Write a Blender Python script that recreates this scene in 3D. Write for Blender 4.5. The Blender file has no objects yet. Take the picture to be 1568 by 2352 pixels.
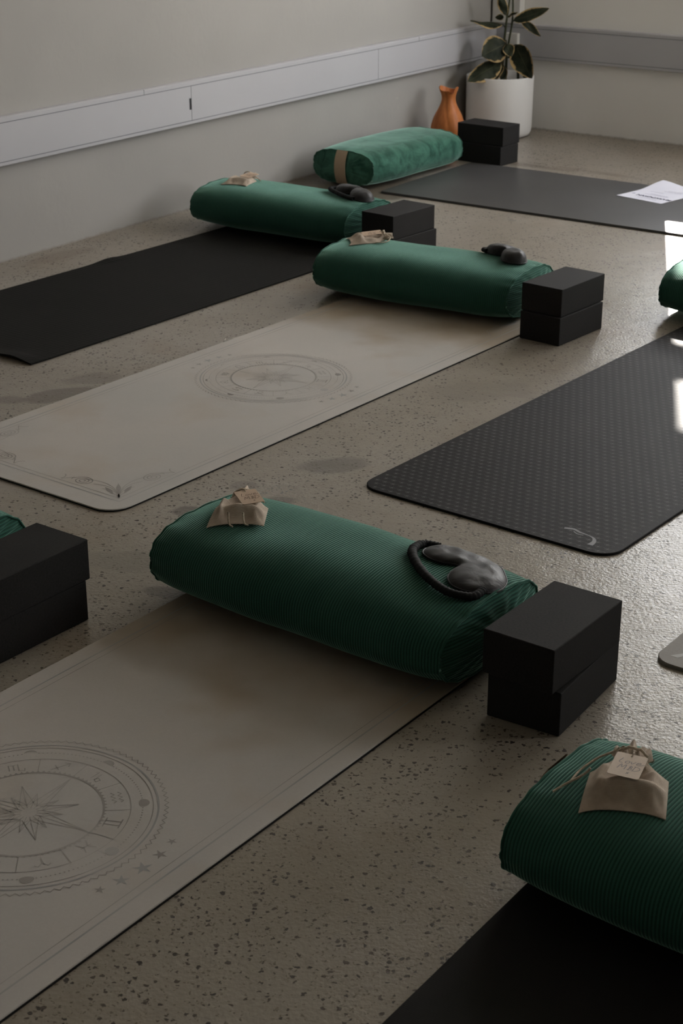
import bpy, math, random
from mathutils import Vector, Matrix, noise, Quaternion
C = bpy.context.scene
PI = math.pi
random.seed(4)

# ------------------------------------------------------------------ camera, world, sun, exposure
CAM_H = 1.3765
PITCH = 22.94
cam_d = bpy.data.cameras.new('camera')
cam = bpy.data.objects.new('camera', cam_d)
C.collection.objects.link(cam)
cam.location = (0, 0, CAM_H)
cam.rotation_euler = (math.radians(90 - PITCH), 0, 0)
cam_d.sensor_fit = 'VERTICAL'
cam_d.sensor_height = 36.0
cam_d.lens = 36.0 * 3807.9 / 2352.0
cam_d.clip_start = 0.05
cam_d.clip_end = 200
cam_d.dof.use_dof = True
cam_d.dof.focus_distance = 3.0
cam_d.dof.aperture_fstop = 13.0
C.camera = cam

PHI = math.radians(34.82)                       # yaw of the left wall
D = Vector((math.sin(PHI), math.cos(PHI), 0))   # along the left wall, to the far corner
N = Vector((-math.cos(PHI), math.sin(PHI), 0))  # along the back wall, to the left wall
DL, DR = 3.983, 6.975                           # distance of left wall / back wall from the camera foot
CORNER = D * DR + N * DL

SUN_AZ, SUN_EL = math.radians(9.3), math.radians(30.0)
to_sun = Vector((math.sin(SUN_AZ) * math.cos(SUN_EL), math.cos(SUN_AZ) * math.cos(SUN_EL), math.sin(SUN_EL)))
sun_d = bpy.data.lights.new('sun', 'SUN')
sun_d.energy = 35.0
sun_d.angle = math.radians(0.55)
sun_d.color = (1.0, 0.94, 0.86)
sun = bpy.data.objects.new('sun', sun_d)
C.collection.objects.link(sun)
sun.rotation_euler = (-to_sun).to_track_quat('-Z', 'Y').to_euler()
sun.location = to_sun * 20

SKY = 12.0
world = bpy.data.worlds.new('sky')
C.world = world
world.use_nodes = True
wt = world.node_tree
wt.nodes.clear()
w_out = wt.nodes.new('ShaderNodeOutputWorld')
w_bg = wt.nodes.new('ShaderNodeBackground')
w_ramp = wt.nodes.new('ShaderNodeValToRGB')
w_sep = wt.nodes.new('ShaderNodeSeparateXYZ')
w_tc = wt.nodes.new('ShaderNodeTexCoord')
wt.links.new(w_tc.outputs['Generated'], w_sep.inputs[0])
w_map = wt.nodes.new('ShaderNodeMapRange')
w_map.inputs['From Min'].default_value = -1
w_map.inputs['From Max'].default_value = 1
wt.links.new(w_sep.outputs['Z'], w_map.inputs['Value'])
wt.links.new(w_map.outputs[0], w_ramp.inputs[0])
w_ramp.color_ramp.elements[0].position = 0.47
w_ramp.color_ramp.elements[0].color = (0.10, 0.10, 0.09, 1)
w_ramp.color_ramp.elements[1].position = 0.53
w_ramp.color_ramp.elements[1].color = (1.0, 0.98, 0.95, 1)
_e = w_ramp.color_ramp.elements.new(1.0)
_e.color = (0.52, 0.57, 0.66, 1)
wt.links.new(w_ramp.outputs[0], w_bg.inputs[0])
w_bg.inputs[1].default_value = SKY
wt.links.new(w_bg.outputs[0], w_out.inputs[0])

C.view_settings.view_transform = 'Standard'
C.view_settings.look = 'None'
C.view_settings.exposure = -0.05
C.view_settings.gamma = 1.0
C.view_settings.use_curve_mapping = False
C.cycles.max_bounces = 8
C.cycles.diffuse_bounces = 4
C.cycles.glossy_bounces = 3
C.cycles.caustics_reflective = False
C.cycles.caustics_refractive = False
C.cycles.sample_clamp_indirect = 6.0
C.cycles.use_denoising = True

# window opening in the back wall (s = distance from the far left corner along the wall)
WIN_S0, WIN_S1, WIN_Z0, WIN_Z1, WALL_T = 0.80, 3.6, 0.93, 3.25, 0.12


def wall_pt(s, z, off=0.0):
    p = CORNER - N * s + D * off
    return Vector((p.x, p.y, z))


portal_d = bpy.data.lights.new('window_daylight', 'AREA')
portal_d.shape = 'RECTANGLE'
portal_d.size = WIN_S1 - WIN_S0
portal_d.size_y = WIN_Z1 - WIN_Z0
portal_d.cycles.is_portal = True
portal = bpy.data.objects.new('window_daylight', portal_d)
C.collection.objects.link(portal)
portal.location = wall_pt((WIN_S0 + WIN_S1) / 2, (WIN_Z0 + WIN_Z1) / 2, WALL_T + 0.02)
portal.rotation_euler = (-D).to_track_quat('-Z', 'Y').to_euler()


side_d = bpy.data.lights.new('added_window_portal', 'AREA')  # portal of the added side window, extra fill for the far corner
side_d.shape = 'RECTANGLE'
side_d.size, side_d.size_y = 1.60, 2.02
side_d.cycles.is_portal = True
side = bpy.data.objects.new('added_window_portal', side_d)
C.collection.objects.link(side)
_p = CORNER - D * 1.15 - N * (7.0 + 0.14)
side.location = (_p.x, _p.y, 1.94)
side.rotation_euler = N.to_track_quat('-Z', 'Y').to_euler()


# ------------------------------------------------------------------ node helpers
class NT:
    def __init__(self, name):
        self.m = bpy.data.materials.new(name)
        self.m.use_nodes = True
        self.t = self.m.node_tree
        self.b = self.t.nodes['Principled BSDF']

    def n(self, typ, **kw):
        nd = self.t.nodes.new(typ)
        for k, v in kw.items():
            setattr(nd, k, v)
        return nd

    def set(self, sock, v):
        if hasattr(v, 'is_output') or isinstance(v, bpy.types.NodeSocket):
            self.t.links.new(v, sock)
        else:
            if isinstance(v, (tuple, list)) and len(v) == 3 and sock.type == 'RGBA':
                v = (*v, 1)
            sock.default_value = v

    def math(self, op, a, b=0.0, c=None, clamp=False):
        nd = self.n('ShaderNodeMath', operation=op)
        nd.use_clamp = clamp
        self.set(nd.inputs[0], a)
        self.set(nd.inputs[1], b)
        if c is not None:
            self.set(nd.inputs[2], c)
        return nd.outputs[0]

    def mix(self, f, a, b, mode='MIX'):
        nd = self.n('ShaderNodeMix', data_type='RGBA', blend_type=mode)
        self.set(nd.inputs[0], f)
        self.set(nd.inputs[6], a)
        self.set(nd.inputs[7], b)
        return nd.outputs[2]

    def range(self, v, a, b, c=0.0, d=1.0):
        nd = self.n('ShaderNodeMapRange')
        nd.clamp = True
        self.set(nd.inputs['Value'], v)
        nd.inputs['From Min'].default_value = a
        nd.inputs['From Max'].default_value = b
        nd.inputs['To Min'].default_value = c
        nd.inputs['To Max'].default_value = d
        return nd.outputs[0]

    def noise(self, vec, scale, detail=3.0, rough=0.55, dist=0.0):
        nd = self.n('ShaderNodeTexNoise')
        self.set(nd.inputs['Vector'], vec)
        nd.inputs['Scale'].default_value = scale
        nd.inputs['Detail'].default_value = detail
        nd.inputs['Roughness'].default_value = rough
        nd.inputs['Distortion'].default_value = dist
        return nd

    def bump(self, h, strength, dist, prev=None):
        nd = self.n('ShaderNodeBump')
        nd.inputs['Strength'].default_value = strength
        nd.inputs['Distance'].default_value = dist
        self.set(nd.inputs['Height'], h)
        if prev is not None:
            self.set(nd.inputs['Normal'], prev)
        return nd.outputs[0]

    def obj(self):
        return self.n('ShaderNodeTexCoord').outputs['Object']

    def pos(self):
        return self.n('ShaderNodeNewGeometry').outputs['Position']

    def uv(self):
        return self.n('ShaderNodeTexCoord').outputs['UV']

    def out(self, col=None, rough=None, spec=None, normal=None, sheen=None, sheen_rough=None, sheen_tint=None, metal=None):
        I = self.b.inputs
        for k, v in (('Base Color', col), ('Roughness', rough), ('Specular IOR Level', spec), ('Normal', normal), ('Sheen Weight', sheen),
                     ('Sheen Roughness', sheen_rough), ('Sheen Tint', sheen_tint), ('Metallic', metal)):
            if v is not None:
                self.set(I[k], v)
        return self.m


def simple(name, col, rough=0.6, spec=0.4, ns=None, namt=0.12, bump=0.0, bdist=0.001):
    t = NT(name)
    v = t.obj()
    c = col
    nrm = None
    if ns:
        nz = t.noise(v, ns, 4)
        c = t.mix(t.range(nz.outputs[0], 0.3, 0.7), tuple(x * (1 - namt) for x in col), tuple(min(1, x * (1 + namt)) for x in col))
        if bump:
            nrm = t.bump(nz.outputs[0], bump, bdist)
    return t.out(c, rough, spec, nrm)


# ------------------------------------------------------------------ materials
def mat_wall(name, col):
    t = NT(name)
    p = t.pos()
    big = t.noise(p, 1.3, 3)
    c = t.mix(t.range(big.outputs[0], 0.35, 0.65), tuple(x * 0.95 for x in col), tuple(x * 1.03 for x in col))
    fine = t.noise(p, 38, 4)
    sc = t.n('ShaderNodeSeparateXYZ')
    t.set(sc.inputs[0], p)
    # scuffed, unpainted strip just above the floor
    edge = t.math('ADD', sc.outputs['Z'], t.math('MULTIPLY', t.math('SUBTRACT', fine.outputs[0], 0.5), 0.014))
    c = t.mix(t.range(edge, 0.0, 0.009, 0.6, 0.0), c, (0.22, 0.19, 0.15))
    nrm = t.bump(fine.outputs[0], 0.25, 0.003)
    return t.out(c, 0.85, 0.25, nrm)


def mat_floor():
    t = NT('polished_concrete')
    p = t.pos()
    big = t.noise(p, 1.1, 4, 0.6)
    mid = t.noise(p, 6.0, 5, 0.65)
    fine = t.noise(p, 60.0, 4, 0.6)
    c = t.mix(t.range(big.outputs[0], 0.35, 0.65), (0.255, 0.220, 0.170), (0.330, 0.300, 0.255))
    c = t.mix(t.range(mid.outputs[0], 0.38, 0.66, 0.0, 0.25), c, (0.36, 0.33, 0.29))
    c = t.mix(t.range(fine.outputs[0], 0.3, 0.7, 0.0, 0.35), c, (0.215, 0.185, 0.15))
    warp = t.n('ShaderNodeVectorMath', operation='MULTIPLY_ADD')
    wn = t.noise(p, 130, 2)
    t.set(warp.inputs[0], wn.outputs['Color'])
    warp.inputs[1].default_value = (0.012, 0.012, 0)
    t.set(warp.inputs[2], p)
    dens = t.noise(p, 3.6, 3)

    def specks(scale, lo, hi, s0, s1):
        vo = t.n('ShaderNodeTexVoronoi', feature='F1')
        t.set(vo.inputs['Vector'], warp.outputs[0])
        vo.inputs['Scale'].default_value = scale
        sep = t.n('ShaderNodeSeparateColor')
        t.set(sep.inputs[0], vo.outputs['Color'])
        pres = t.math('LESS_THAN', sep.outputs[0], t.range(dens.outputs[0], 0.32, 0.68, lo, hi))
        size = t.math('MULTIPLY_ADD', sep.outputs[1], s1 - s0, s0)
        inside = t.range(t.math('SUBTRACT', vo.outputs['Distance'], size), -0.03, 0.02, 1.0, 0.0)
        return t.math('MULTIPLY', inside, pres), sep.outputs[2]
    # pale aggregate, then dark flakes of three sizes
    a, r = specks(55, 0.10, 0.25, 0.12, 0.40)
    c = t.mix(t.math('MULTIPLY', a, 0.45), c, (0.24, 0.22, 0.19))
    a3, r3 = specks(210, 0.16, 0.72, 0.12, 0.42)
    c = t.mix(t.math('MULTIPLY', a3, 0.72), c, (0.085, 0.066, 0.048))
    a2, r2 = specks(112, 0.12, 0.80, 0.07, 0.43)
    c = t.mix(t.math('MULTIPLY', a2, 0.95), c, t.mix(r2, (0.018, 0.012, 0.009), (0.062, 0.046, 0.034)))
    # rusty tint under the flakes
    rust = t.noise(p, 3.1, 3)
    c = t.mix(t.range(rust.outputs[0], 0.56, 0.75, 0.0, 0.45), c, (0.20, 0.135, 0.08))

    # stains, each with a place of its own
    def blob(x, y, rx, ry, ang, col, amt, col_in):
        mp = t.n('ShaderNodeMapping', vector_type='TEXTURE')
        t.set(mp.inputs['Vector'], p)
        mp.inputs['Location'].default_value = (x, y, 0)
        mp.inputs['Rotation'].default_value = (0, 0, ang)
        mp.inputs['Scale'].default_value = (rx, ry, 1)
        ln = t.n('ShaderNodeVectorMath', operation='LENGTH')
        t.set(ln.inputs[0], mp.outputs[0])
        e = t.math('ADD', ln.outputs['Value'], t.math('MULTIPLY', t.math('SUBTRACT', stn.outputs[0], 0.5), 1.1))
        return t.mix(t.range(e, 0.72, 1.0, amt, 0.0), col_in, col)
    stn = t.noise(p, 9.0, 4, 0.6)
    for b in STAINS:
        c = blob(*b, c)
    pol = t.noise(p, 2.6, 2, 0.5)
    rough = t.range(pol.outputs[0], 0.3, 0.7, 0.27, 0.35)
    rough = t.math('ADD', rough, t.math('MULTIPLY', a2, 0.15))
    peel = t.noise(p, 150, 2, 0.5)
    wave = t.noise(p, 14, 2, 0.5)
    nrm = t.bump(peel.outputs[0], 0.7, 0.0011)
    nrm = t.bump(wave.outputs[0], 0.36, 0.004, nrm)
    return t.out(c, rough, 0.55, nrm)


STAINS = [  # x, y, rx, ry, angle, colour, strength
    (-0.03, 3.52, 0.10, 0.055, 0.3, (0.13, 0.115, 0.10), 0.75),
    (-0.22, 3.40, 0.04, 0.03, 0.0, (0.16, 0.14, 0.12), 0.65),
    (-0.145, 3.31, 0.055, 0.03, 0.2, (0.14, 0.12, 0.10), 0.7),
    (-0.33, 3.26, 0.035, 0.028, 0.5, (0.10, 0.085, 0.07), 0.8),
    (-0.345, 2.86, 0.045, 0.025, -0.3, (0.10, 0.085, 0.075), 0.75),
    (-0.73, 4.02, 0.12, 0.05, 0.55, (0.11, 0.085, 0.065), 0.75),
    (-0.66, 4.15, 0.09, 0.05, 0.3, (0.13, 0.105, 0.08), 0.6),
    (-0.84, 3.98, 0.05, 0.04, 0.0, (0.12, 0.095, 0.075), 0.6),
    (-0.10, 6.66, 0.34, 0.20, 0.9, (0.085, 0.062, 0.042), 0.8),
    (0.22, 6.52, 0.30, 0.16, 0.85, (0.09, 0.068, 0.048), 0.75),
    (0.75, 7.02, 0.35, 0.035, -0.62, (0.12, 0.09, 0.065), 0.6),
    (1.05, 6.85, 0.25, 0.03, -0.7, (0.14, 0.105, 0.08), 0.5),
    (0.36, 4.05, 0.16, 0.09, 0.2, (0.19, 0.165, 0.135), 0.5),
    (-0.95, 5.45, 0.18, 0.05, 0.9, (0.16, 0.12, 0.085), 0.5),
    (-0.42, 3.0, 0.16, 0.05, -0.1, (0.20, 0.18, 0.15), 0.5),
]


def mat_corduroy():
    t = NT('green_corduroy')
    uv = t.uv()
    sep = t.n('ShaderNodeSeparateXYZ')
    t.set(sep.inputs[0], uv)
    o = t.obj()
    nz = t.noise(o, 7, 3)
    fz = t.noise(o, 420, 2)
    u = t.math('ADD', sep.outputs['X'], t.math('MULTIPLY', t.math('SUBTRACT', nz.outputs[0], 0.5), 0.002))
    s = t.math('SINE', t.math('MULTIPLY', u, 2 * PI / 0.0056))
    rib = t.range(s, -0.9, 0.55)
    pile = t.mix(t.range(nz.outputs[0], 0.3, 0.7), (0.027, 0.102, 0.073), (0.038, 0.124, 0.093))
    col = t.mix(rib, (0.015, 0.050, 0.037), pile)
    col = t.mix(t.range(fz.outputs[0], 0.35, 0.7, 0.0, 0.3), col, (0.035, 0.125, 0.085))
    nrm = t.bump(rib, 0.65, 0.0014)
    nrm = t.bump(fz.outputs[0], 0.15, 0.001, nrm)
    return t.out(col, 0.85, 0.15, nrm, 0.95, 0.28, (0.52, 0.92, 0.76))


def mat_velvet():
    t = NT('green_velvet')
    o = t.obj()
    nz = t.noise(o, 14, 5, 0.65, 0.6)
    cr = t.noise(o, 45, 3)
    col = t.mix(t.range(nz.outputs[0], 0.38, 0.62), (0.013, 0.066, 0.043), (0.058, 0.168, 0.120))
    nrm = t.bump(nz.outputs[0], 0.35, 0.006)
    nrm = t.bump(cr.outputs[0], 0.15, 0.002, nrm)
    return t.out(col, 0.8, 0.15, nrm, 0.9, 0.36, (0.60, 0.92, 0.80))


def mat_cream():
    t = NT('cream_mat_suede')
    o = t.obj()
    a = t.noise(o, 2.3, 4, 0.55)
    b = t.noise(o, 4.1, 3, 0.5)
    f = t.noise(o, 260, 2)
    c = t.mix(t.range(a.outputs[0], 0.36, 0.66), (0.49, 0.475, 0.45), (0.545, 0.51, 0.475))
    c = t.mix(t.range(b.outputs[0], 0.52, 0.74, 0.0, 0.55), c, (0.455, 0.385, 0.305))
    # brown watercolour wash at the head end and a paler one lower down
    sp = t.n('ShaderNodeSeparateXYZ')
    t.set(sp.inputs[0], o)
    e = t.math('ADD', sp.outputs['Y'], t.math('MULTIPLY', t.math('SUBTRACT', b.outputs[0], 0.5), 1.1))
    c = t.mix(t.range(e, 1.25, 1.62, 0.0, 0.62), c, (0.33, 0.255, 0.165))
    c = t.mix(t.range(f.outputs[0], 0.35, 0.65, 0.0, 0.10), c, (0.35, 0.33, 0.30))
    return t.out(c, 0.85, 0.2, t.bump(f.outputs[0], 0.12, 0.0006))


def mat_ink(name, col, base, keep):
    t = NT(name)
    o = t.obj()
    a = t.noise(o, 5.0, 3, 0.5)
    return t.out(t.mix(t.range(a.outputs[0], 0.36, 0.62, 0.22, keep), base, col), 0.85, 0.2)


def mat_ridged(name, col, scale, rough, spec, bs=0.5):
    t = NT(name)
    o = t.obj()
    vo = t.n('ShaderNodeTexVoronoi', feature='F1')
    t.set(vo.inputs['Vector'], o)
    vo.inputs['Scale'].default_value = scale
    vo.inputs['Randomness'].default_value = 0.15
    nz = t.noise(o, 3, 3)
    c = t.mix(t.range(nz.outputs[0], 0.3, 0.7), tuple(x * 0.85 for x in col), tuple(x * 1.15 for x in col))
    return t.out(c, rough, spec, t.bump(vo.outputs['Distance'], bs, 0.0012))


def mat_jute():
    t = NT('natural_jute')
    o = t.obj()
    w1 = t.n('ShaderNodeTexWave', bands_direction='X')
    w2 = t.n('ShaderNodeTexWave', bands_direction='Y')
    for w in (w1, w2):
        t.set(w.inputs['Vector'], o)
        w.inputs['Scale'].default_value = 260
        w.inputs['Distortion'].default_value = 1.5
    nz = t.noise(o, 60, 3)
    h = t.math('ADD', w1.outputs['Fac'], w2.outputs['Fac'])
    c = t.mix(t.range(nz.outputs[0], 0.3, 0.7), (0.49, 0.40, 0.32), (0.64, 0.55, 0.455))
    c = t.mix(t.range(h, 0.3, 0.9, 0.35, 0.0), c, (0.24, 0.17, 0.11))
    return t.out(c, 0.9, 0.15, t.bump(h, 0.5, 0.0008))


def mat_satin():
    t = NT('black_satin')
    o = t.obj()
    nz = t.noise(o, 26, 3, 0.5, 0.8)
    return t.out((0.012, 0.011, 0.012), t.range(nz.outputs[0], 0.3, 0.7, 0.44, 0.56), 0.33, t.bump(nz.outputs[0], 0.4, 0.005), 0.15, 0.3)


def mat_leaf():
    t = NT('variegated_leaf')
    uv = t.uv()
    sp = t.n('ShaderNodeSeparateXYZ')
    t.set(sp.inputs[0], uv)
    o = t.obj()
    nz = t.noise(o, 34, 3, 0.6)
    n2 = t.noise(o, 18, 2)
    e = t.math('ADD', t.math('ABSOLUTE', sp.outputs['Y']), t.math('MULTIPLY', t.math('SUBTRACT', nz.outputs[0], 0.5), 0.75))
    c = t.mix(t.range(n2.outputs[0], 0.4, 0.6), (0.010, 0.014, 0.007), (0.030, 0.036, 0.020))
    c = t.mix(t.range(e, 0.80, 0.90), c, (0.46, 0.32, 0.15))
    vein = t.range(t.math('ABSOLUTE', sp.outputs['Y']), 0.02, 0.05, 1.0, 0.0)
    c = t.mix(t.math('MULTIPLY', vein, 0.4), c, (0.10, 0.10, 0.05))
    return t.out(c, 0.6, 0.2)


def mat_vase():
    t = NT('terracotta_glaze')
    o = t.obj()
    mp = t.n('ShaderNodeMapping')
    t.set(mp.inputs['Vector'], o)
    mp.inputs['Scale'].default_value = (60, 60, 5)
    nz = t.noise(mp.outputs[0], 1.0, 4)
    c = t.mix(t.range(nz.outputs[0], 0.3, 0.7), (0.42, 0.125, 0.032), (0.58, 0.20, 0.055))
    return t.out(c, 0.5, 0.4, t.bump(nz.outputs[0], 0.2, 0.002))


def mat_block():
    t = NT('black_foam')
    o = t.obj()
    f = t.noise(o, 240, 3, 0.7)
    b = t.noise(o, 9, 2)
    c = t.mix(t.range(f.outputs[0], 0.3, 0.7), (0.011, 0.0105, 0.010), (0.023, 0.0215, 0.021))
    c = t.mix(t.range(b.outputs[0], 0.4, 0.7, 0.0, 0.25), c, (0.028, 0.027, 0.026))
    return t.out(c, 0.8, 0.22, t.bump(f.outputs[0], 0.25, 0.0006))


M = dict(
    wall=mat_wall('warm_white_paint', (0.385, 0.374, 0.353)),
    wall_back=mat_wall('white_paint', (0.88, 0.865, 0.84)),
    wall_front=mat_wall('grey_paint', (0.44, 0.42, 0.385)),
    wall_dark=mat_wall('dark_brown_paint', (0.26, 0.235, 0.20)),
    ceiling=simple('ceiling_paint', (0.82, 0.80, 0.76), 0.9, 0.2),
    floor=mat_floor(),
    rail=simple('grey_trunking_paint', (0.49, 0.49, 0.515), 0.42, 0.5, 2.0, 0.03),
    seam=simple('trunking_seam', (0.16, 0.16, 0.18), 0.7),
    slot=simple('black_slot', (0.006, 0.006, 0.008), 0.6),
    conduit=simple('white_plastic', (0.74, 0.73, 0.70), 0.45),
    frame=simple('window_frame_paint', (0.5, 0.5, 0.5), 0.5),
    cord=mat_corduroy(), velvet=mat_velvet(),
    webbing=None, cream=mat_cream(),
    ink=mat_ink('faded_grey_print', (0.15, 0.13, 0.115), (0.50, 0.475, 0.445), 0.66),
    ink_soft=mat_ink('faded_blue_grey_print', (0.22, 0.235, 0.245), (0.50, 0.475, 0.445), 0.62),
    mat_black=mat_ridged('black_ridged_rubber', (0.0105, 0.0098, 0.0086), 62, 0.8, 0.14, 0.9),
    mat_plain=mat_ridged('black_rubber', (0.012, 0.011, 0.010), 300, 0.8, 0.2, 0.3),
    mat_grey=mat_ridged('charcoal_smooth_rubber', (0.056, 0.054, 0.054), 420, 0.40, 0.45, 0.12),
    mat_pat=mat_ridged('charcoal_rubber', (0.0105, 0.0096, 0.0098), 420, 0.62, 0.14, 0.15),
    mat_print=simple('pale_grey_print', (0.125, 0.117, 0.119), 0.6, 0.3),
    mat_logo=simple('silver_grey_print', (0.22, 0.22, 0.235), 0.5, 0.4),
    mat_stone=simple('stone_grey_rubber', (0.30, 0.285, 0.265), 0.65, 0.3, 160, 0.05),
    mat_stone_logo=simple('pale_grey_emblem', (0.48, 0.48, 0.47), 0.6),
    under=simple('black_mat_base', (0.012, 0.011, 0.010), 0.85, 0.2),
    block=mat_block(), jute=mat_jute(),
    string=simple('jute_cord', (0.55, 0.47, 0.37), 0.9, 0.1, 300, 0.25),
    kraft=simple('kraft_card', (0.58, 0.44, 0.33), 0.85, 0.2, 120, 0.05),
    pale_card=simple('pale_card', (0.78, 0.67, 0.57), 0.85, 0.2, 120, 0.04),
    pen=simple('brown_ink', (0.10, 0.062, 0.045), 0.7),
    pen_grey=simple('grey_ink', (0.26, 0.235, 0.26), 0.7),
    satin=mat_satin(), strap=simple('black_ruched_elastic', (0.007, 0.007, 0.007), 0.75, 0.2),
    pot=simple('matte_white_ceramic', (0.86, 0.85, 0.84), 0.55, 0.35),
    soil=simple('dark_soil', (0.035, 0.028, 0.022), 0.95, 0.1, 60, 0.5, 0.8, 0.01),
    stem=simple('green_brown_stem', (0.045, 0.05, 0.02), 0.6),
    leaf=mat_leaf(), vase=mat_vase(),
    paper=simple('white_paper', (0.72, 0.71, 0.78), 0.7, 0.3),
    print_dark=simple('navy_print', (0.06, 0.06, 0.11), 0.8),
    print_pale=simple('pale_print', (0.40, 0.40, 0.50), 0.8),
)


def mat_webbing():
    t = NT('tan_cotton_webbing')
    sp = t.n('ShaderNodeSeparateXYZ')
    t.set(sp.inputs[0], t.uv())
    s = t.math('SINE', t.math('MULTIPLY', sp.outputs['Y'], 2 * PI / 0.006))
    c = t.mix(t.range(s, -0.5, 0.6), (0.40, 0.30, 0.21), (0.54, 0.42, 0.30))
    return t.out(c, 0.85, 0.2, t.bump(s, 0.5, 0.001))


M['webbing'] = mat_webbing()
_glass = bpy.data.materials.new('clear_glass')
_glass.use_nodes = True
_gt = _glass.node_tree
_gt.nodes.clear()
_go = _gt.nodes.new('ShaderNodeOutputMaterial')
_gm = _gt.nodes.new('ShaderNodeMixShader')
_gm.inputs[0].default_value = 0.05
_ga = _gt.nodes.new('ShaderNodeBsdfTransparent')
_gb = _gt.nodes.new('ShaderNodeBsdfGlossy')
_gb.inputs['Roughness'].default_value = 0.02
_gt.links.new(_ga.outputs[0], _gm.inputs[1])
_gt.links.new(_gb.outputs[0], _gm.inputs[2])
_gt.links.new(_gm.outputs[0], _go.inputs[0])
M['glass'] = _glass
_bl = bpy.data.materials.new('added_blind_fabric')
_bl.use_nodes = True
_gt = _bl.node_tree
_gt.nodes.clear()
_go = _gt.nodes.new('ShaderNodeOutputMaterial')
_gm = _gt.nodes.new('ShaderNodeMixShader')
_gm.inputs[0].default_value = 0.85
_ga = _gt.nodes.new('ShaderNodeBsdfDiffuse')
_ga.inputs[0].default_value = (0.75, 0.74, 0.70, 1)
_gb = _gt.nodes.new('ShaderNodeBsdfTranslucent')
_gb.inputs[0].default_value = (0.88, 0.87, 0.84, 1)
_gt.links.new(_ga.outputs[0], _gm.inputs[1])
_gt.links.new(_gb.outputs[0], _gm.inputs[2])
_gt.links.new(_gm.outputs[0], _go.inputs[0])
M['blind'] = _bl


# ------------------------------------------------------------------ geometry helpers
class MB:
    """collects faces for ONE mesh object"""

    def __init__(self):
        self.v, self.f, self.mi, self.uv = [], [], [], []

    def vert(self, p, uv=(0, 0)):
        self.v.append(tuple(p))
        self.uv.append(uv)
        return len(self.v) - 1

    def face(self, idx, m=0):
        self.f.append(tuple(idx))
        self.mi.append(m)

    def grid(self, pts, m=0, uvs=None, close_u=False, close_v=False, flip=False):
        """pts[i][j]"""
        base = [[self.vert(p, uvs[i][j] if uvs else (0, 0)) for j, p in enumerate(row)] for i, row in enumerate(pts)]
        nu, nv = len(pts), len(pts[0])
        for i in range(nu if close_u else nu - 1):
            for j in range(nv if close_v else nv - 1):
                q = [base[i][j], base[(i + 1) % nu][j], base[(i + 1) % nu][(j + 1) % nv], base[i][(j + 1) % nv]]
                self.face(q[::-1] if flip else q, m)
        return base

    def box(self, lo, hi, fn=None, m=0):
        x0, y0, z0 = lo
        x1, y1, z1 = hi
        P = [(x0, y0, z0), (x1, y0, z0), (x1, y1, z0), (x0, y1, z0), (x0, y0, z1), (x1, y0, z1), (x1, y1, z1), (x0, y1, z1)]
        i = [self.vert(fn(p) if fn else p) for p in P]
        for q in ((3, 2, 1, 0), (4, 5, 6, 7), (0, 1, 5, 4), (1, 2, 6, 5), (2, 3, 7, 6), (3, 0, 4, 7)):
            self.face([i[k] for k in q], m)

    def tube(self, path, rad, seg=10, m=0, closed=False, ruffle=0.0, freq=40, caps=True, zsquash=1.0):
        path = [Vector(p) for p in path]
        n = len(path)
        rings = []
        ref = Vector((0, 0, 1))
        for i, p in enumerate(path):
            a = path[(i - 1) % n] if (closed or i > 0) else p
            b = path[(i + 1) % n] if (closed or i < n - 1) else p
            d = (b - a).normalized()
            x = ref.cross(d)
            if x.length < 1e-3:
                x = Vector((1, 0, 0)).cross(d)
            x.normalize()
            y = d.cross(x)
            r = rad[i] if isinstance(rad, (list, tuple)) else rad
            r *= 1 + ruffle * math.sin(freq * i) * (0.7 + 0.3 * math.sin(3.1 * i))
            rings.append([p + (x * math.cos(2 * PI * k / seg) + y * math.sin(2 * PI * k / seg) * zsquash) * r for k in range(seg)])
        base = self.grid(rings, m, None, closed, True, True)
        if not closed and caps:
            self.face(base[0], m)
            self.face(base[-1][::-1], m)

    def build(self, name, mats, parent=None, smooth=False, loc=None, rot=None, bevel=None, sub=0):
        me = bpy.data.meshes.new(name)
        me.from_pydata(self.v, [], self.f)
        for mt in (mats if isinstance(mats, (list, tuple)) else [mats]):
            me.materials.append(mt)
        me.polygons.foreach_set('material_index', self.mi)
        ul = me.uv_layers.new(name='UVMap')
        li = [0] * len(me.loops)
        me.loops.foreach_get('vertex_index', li)
        ul.data.foreach_set('uv', [c for k in li for c in self.uv[k]])
        if smooth:
            me.polygons.foreach_set('use_smooth', [True] * len(me.polygons))
        me.validate()
        me.update()
        o = bpy.data.objects.new(name, me)
        C.collection.objects.link(o)
        if parent is not None:
            o.parent = parent
        if loc is not None:
            o.location = loc
        if rot is not None:
            o.rotation_euler = (0, 0, rot)
        if bevel:
            b = o.modifiers.new('bevel', 'BEVEL')
            b.width = bevel
            b.segments = 3
            b.limit_method = 'ANGLE'
        if sub:
            s = o.modifiers.new('subsurf', 'SUBSURF')
            s.levels = s.render_levels = sub
        return o


def tag(o, label=None, cat=None, group=None, kind=None):
    for k, v in (('label', label), ('category', cat), ('group', group), ('kind', kind)):
        if v:
            o[k] = v
    return o


def thing(name, loc, rz, label, cat, group=None):
    e = bpy.data.objects.new(name, None)
    e.empty_display_size = 0.05
    C.collection.objects.link(e)
    e.location = loc
    e.rotation_euler = (0, 0, rz)
    return tag(e, label, cat, group)


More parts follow.
